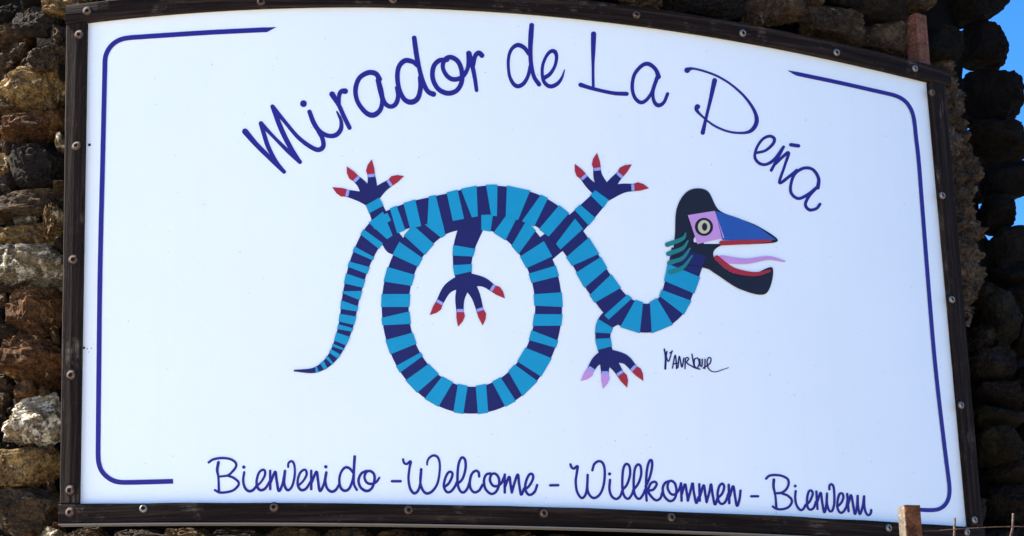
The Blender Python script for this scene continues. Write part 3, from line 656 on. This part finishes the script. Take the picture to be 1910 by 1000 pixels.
feet = {'rear': [[(690,372),(668,366),(644,360)],[(690,372),(676,346),(662,332)],[(690,372),(694,344),(692,324)],[(690,372),(712,352),(730,340)]],
        'front': [[(1130,362),(1104,348),(1086,328)],[(1130,362),(1116,332),(1113,312)],[(1130,362),(1144,340),(1158,324)],[(1130,362),(1160,352),(1184,350)]],
        'belly': [[(868,522),(836,538),(818,568)],[(868,522),(858,556),(858,584)],[(868,522),(886,550),(896,582)],[(868,522),(900,526),(922,540)]],
        'fore': [[(1130,664),(1112,674),(1100,692)],[(1130,664),(1128,682),(1128,700)],[(1130,664),(1146,682),(1158,700)],[(1130,664),(1164,670),(1184,690)]]}
P = Print(); P.stroke(ring, 50, off=0.0012, step=6, caps=True)
emblem = P.build('reptile_emblem', M_NAVY, sign); emblem['label'] = 'printed blue reptile with azure cross bands and one coiled loop'
Cr = smooth_path(ring, 3.0)
def sub(Pn, name, mat, label=None):
    o = Pn.build(name, mat, emblem); o.matrix_parent_inverse = Matrix()
    if label: o['label'] = label
    return o
for k, nm in enumerate(legs):
    q = Print(); q.stroke(legs[nm], 30, off=0.0010 if nm != 'fore' else 0.0017, step=4)
    for tt in feet[nm]: q.stroke([(tt[0][0], tt[0][1], 28), (tt[1][0], tt[1][1], 18), (tt[2][0], tt[2][1], 13)], 10, off=0.00105 if nm != 'fore' else 0.00175)
    sub(q, 'leg', M_NAVY)
    for j, tt in enumerate(feet[nm]):
        d = np.array(tt[2], float)-np.array(tt[1], float); d /= np.hypot(*d); nn = np.array([-d[1], d[0]]); e = np.array(tt[2], float)
        q = Print(); q.poly([tuple(e-nn*7-d*2), tuple(e-nn*9+d*6), tuple(e-nn*5+d*16), tuple(e+d*26+nn*4), tuple(e+nn*7+d*9), tuple(e+nn*7-d*2)], 0.0020); sub(q, 'claw', M_PINK if nm == 'fore' and j < 2 else M_RED)
        q = Print(); q.poly([tuple(e-nn*6-d*7), tuple(e-nn*6.3-d*1.5), tuple(e+nn*6.3-d*1.5), tuple(e+nn*6-d*7)], 0.0021); sub(q, 'knuckle', M_LBLUE)
    if nm != 'rear' or True:
        Cl = smooth_path([tuple(p) for p in legs[nm]], 2.0)
        for f0 in (0.42, 0.72):
            if nm == 'front' and f0 < 0.5: f0 = 0.6
            if nm == 'front' and f0 > 0.7: f0 = 0.84
            q = Print(); i0 = int(f0*len(Cl)); offset_band(q, Cl, i0, i0+8, 0.0022, 1.0, 1.06, k); sub(q, 'band', M_TEAL)
s = 8; i = 0
while s < len(Cr)-14:
    q = Print(); offset_band(q, Cr, s, s+7.5, 0.0016, 2.4, 1.07, i); sub(q, 'band', M_TEAL); s += 13.2; i += 1
q = Print(); q.stroke(upper, 50, off=0.0019, step=5, caps=False); sub(q, 'body', M_NAVY)
Cu = smooth_path(upper, 3.0); s = 14; i = 50
while s < len(Cu)-20:
    wd = Cu[int(s)][2]; q = Print(); offset_band(q, Cu, s, s+max(2.2, wd*0.135), 0.0024, 0.05*wd, 1.08, i); sub(q, 'band', M_TEAL); s += max(4.5, wd*0.245); i += 1
# plain lizard head in profile, jaws open
q = Print(); q.poly([(1252,492),(1258,440),(1262,388),(1284,356),(1318,356),(1340,392),(1378,408),(1416,424),(1450,450),(1400,456),(1346,458),(1330,478),(1362,508),(1402,512),(1440,500),(1428,548),(1380,540),(1335,512),(1312,500)], 0.0021, True); sub(q, 'head', M_BLK)
q = Print(); q.poly([(1333,394),(1378,408),(1416,426),(1446,448),(1400,450),(1346,448)], 0.0026); sub(q, 'snout', plain('blue_print', (.02, .09, .36), 0.5))
q = Print(); q.poly([(1282,402),(1332,394),(1350,444),(1300,456)], 0.0026); sub(q, 'cheek', M_PINK)
for k in range(4):
    q = Print(); q.stroke([(1250-2*k,508+0-k*17,9),(1272,500-k*18,7),(1290-4*k,478-k*14,3)], 6, off=0.0027); sub(q, 'neck_stripe', M_GREEN)
q = Print(); q.stroke([(1345,454,9),(1395,452,8),(1436,450,5)], 8, off=0.0028); sub(q, 'lip', M_RED)
q = Print(); q.stroke([(1336,482,10),(1366,504,10),(1406,512,8),(1434,506,5)], 8, off=0.0028); sub(q, 'lip', M_RED)
q = Print(); q.stroke([(1345,484,14),(1390,488,10),(1432,482,7),(1462,488,3)], 8, off=0.0027); sub(q, 'tongue', M_PINK)
q = Print(); q.disc(1312, 424, 17, 0.0029); sub(q, 'eye_ring', M_BLK)
q = Print(); q.disc(1312, 424, 11.5, 0.0032, 1.1); sub(q, 'eye', M_CREAM)
q = Print(); q.disc(1313, 424, 5, 0.0035, 1.5); sub(q, 'pupil', M_BLK)

# rusted square tube that carries the sign, standing behind its right end
def square_tube(name, base, top, w, mat, parent, base_origin, spin=0.0, wall_t=0.003, ax=None):
    ax = (top-base).normalized(); hx = Vector((math.cos(spin), math.sin(spin), 0)); hx = (hx - ax*hx.dot(ax)).normalized(); hy = ax.cross(hx)
    vs_, fs = [], []; n_ = 16; L_ = (top-base).length; b = w*0.12
    q_ = 1-.10
    sq = [(-q_, -1), (q_, -1), (1, -q_), (1, q_), (q_, 1), (-q_, 1), (-1, q_), (-1, -q_)]
    for i in range(n_+1):
        c = base + ax*L_*i/n_
        for x, y in sq: vs_.append(c + hx*x*w/2 + hy*y*w/2)
    for i in range(n_):
        for j in range(8): a = i*8+j; b_ = i*8+(j+1) % 8; fs.append((a, b_, b_+8, a+8))
    k0 = len(vs_)
    for d in (0, -0.06):
        for x, y in sq: vs_.append(top + ax*d + hx*x*(w/2-wall_t) + hy*y*(w/2-wall_t))
    for j in range(8):
        e = n_*8; j2 = (j+1) % 8; fs.append((e+j, e+j2, k0+j2, k0+j)); fs.append((k0+j, k0+j2, k0+8+j2, k0+8+j))
    fs.append(tuple(k0+8+j for j in range(8))); fs.append(tuple(range(8))[::-1])
    return mesh(name, vs_, fs, mat, parent)
tht = hit(1711, 75, RS-0.03)[0]; zt = hit(1706, 31, RS-0.03)[1]
square_tube('support_post', cyl(tht, 2.30, RS-0.030), cyl(tht, zt, RS-0.030), 0.040, M_RUSTR, sign, SIGN_BASE, tht)['label'] = 'red rusted square tube rising behind the top board'

# ------------------------------------------------------------------ wire fence in front
def on_plane(x, y, Y):
    d = ray_dir(x, y); return CAM + d*((Y-CAM.y)/d.y)
YF = CAM.y + 3.1
pt = on_plane(1695, 945, YF)
fence = empty('wire_fence', (pt.x, YF, 0)); tag(fence, 'rusty fence of square post, thin rods and wire standing before the sign', 'fence')
bpy.context.view_layer.update()
def fpart(o): return o
wp = 0.0243
fp = square_tube('post', Vector((pt.x, YF, 0)), Vector((pt.x, YF, pt.z)), wp, M_RUST, fence, None, math.radians(10))
for o in (fp,):
    o.data.materials.append(M_WORN)
    for p in o.data.polygons:
        if p.normal.x < -0.9 and p.center.x < pt.x-0.008: p.material_index = 1
def tube(name, pts, r, mat, parent, n=8):
    C = [Vector(p) for p in pts]; vs_, fs = [], []
    for i, c in enumerate(C):
        t = (C[min(i+1, len(C)-1)]-C[max(i-1, 0)]).normalized(); a = t.cross(Vector((0, 1, 0)) if abs(t.y) < .9 else Vector((1, 0, 0))).normalized(); b = t.cross(a)
        for k in range(n): vs_.append(c + a*r*math.cos(2*math.pi*k/n) + b*r*math.sin(2*math.pi*k/n))
    for i in range(len(C)-1):
        for k in range(n): fs.append((i*n+k, i*n+(k+1) % n, (i+1)*n+(k+1) % n, (i+1)*n+k))
    fs += [tuple(range(n))[::-1], tuple((len(C)-1)*n+k for k in range(n))]
    return mesh(name, vs_, fs, mat, parent, True)
r1 = on_plane(1781, 966, YF); r1b = on_plane(1780, 1000, YF); r2 = on_plane(1890, 958, YF); r2b = on_plane(1885, 1000, YF)
tube('rod', [(r1.x, YF, 0), (r1.x-.001, YF, 1.0), (r1b.x, YF, r1b.z), (r1.x, YF, r1.z)], 0.0017, M_ROD, fence)
r2m = on_plane(1889, 985, YF)
tube('rod', [(r2b.x-.002, YF, 0), (r2b.x-.003, YF, 1.0), (r2b.x, YF, r2b.z), (r2m.x, YF, r2m.z), (r2.x, YF, r2.z)], 0.0018, M_ROD, fence)
xe = on_plane(2120, 960, YF)
fp2 = square_tube('post', Vector((xe.x, YF, 0)), Vector((xe.x, YF, pt.z)), wp, M_RUST, fence, None, math.radians(10))
w_ = [on_plane(x, y, YF-0.003) for x, y in ((1700, 991), (1745, 990), (1800, 986), (1860, 983), (1910, 982), (2000, 981), (2120, 980))]
tube('wire', w_, 0.0007, M_ROD, fence, 6)
for zz in (1.75, 1.25, 0.75, 0.3):
    tube('wire', [(pt.x, YF-.003, zz), ((pt.x+xe.x)/2, YF-.003, zz-.006), (xe.x, YF-.003, zz)], 0.0009, M_ROD, fence, 6)
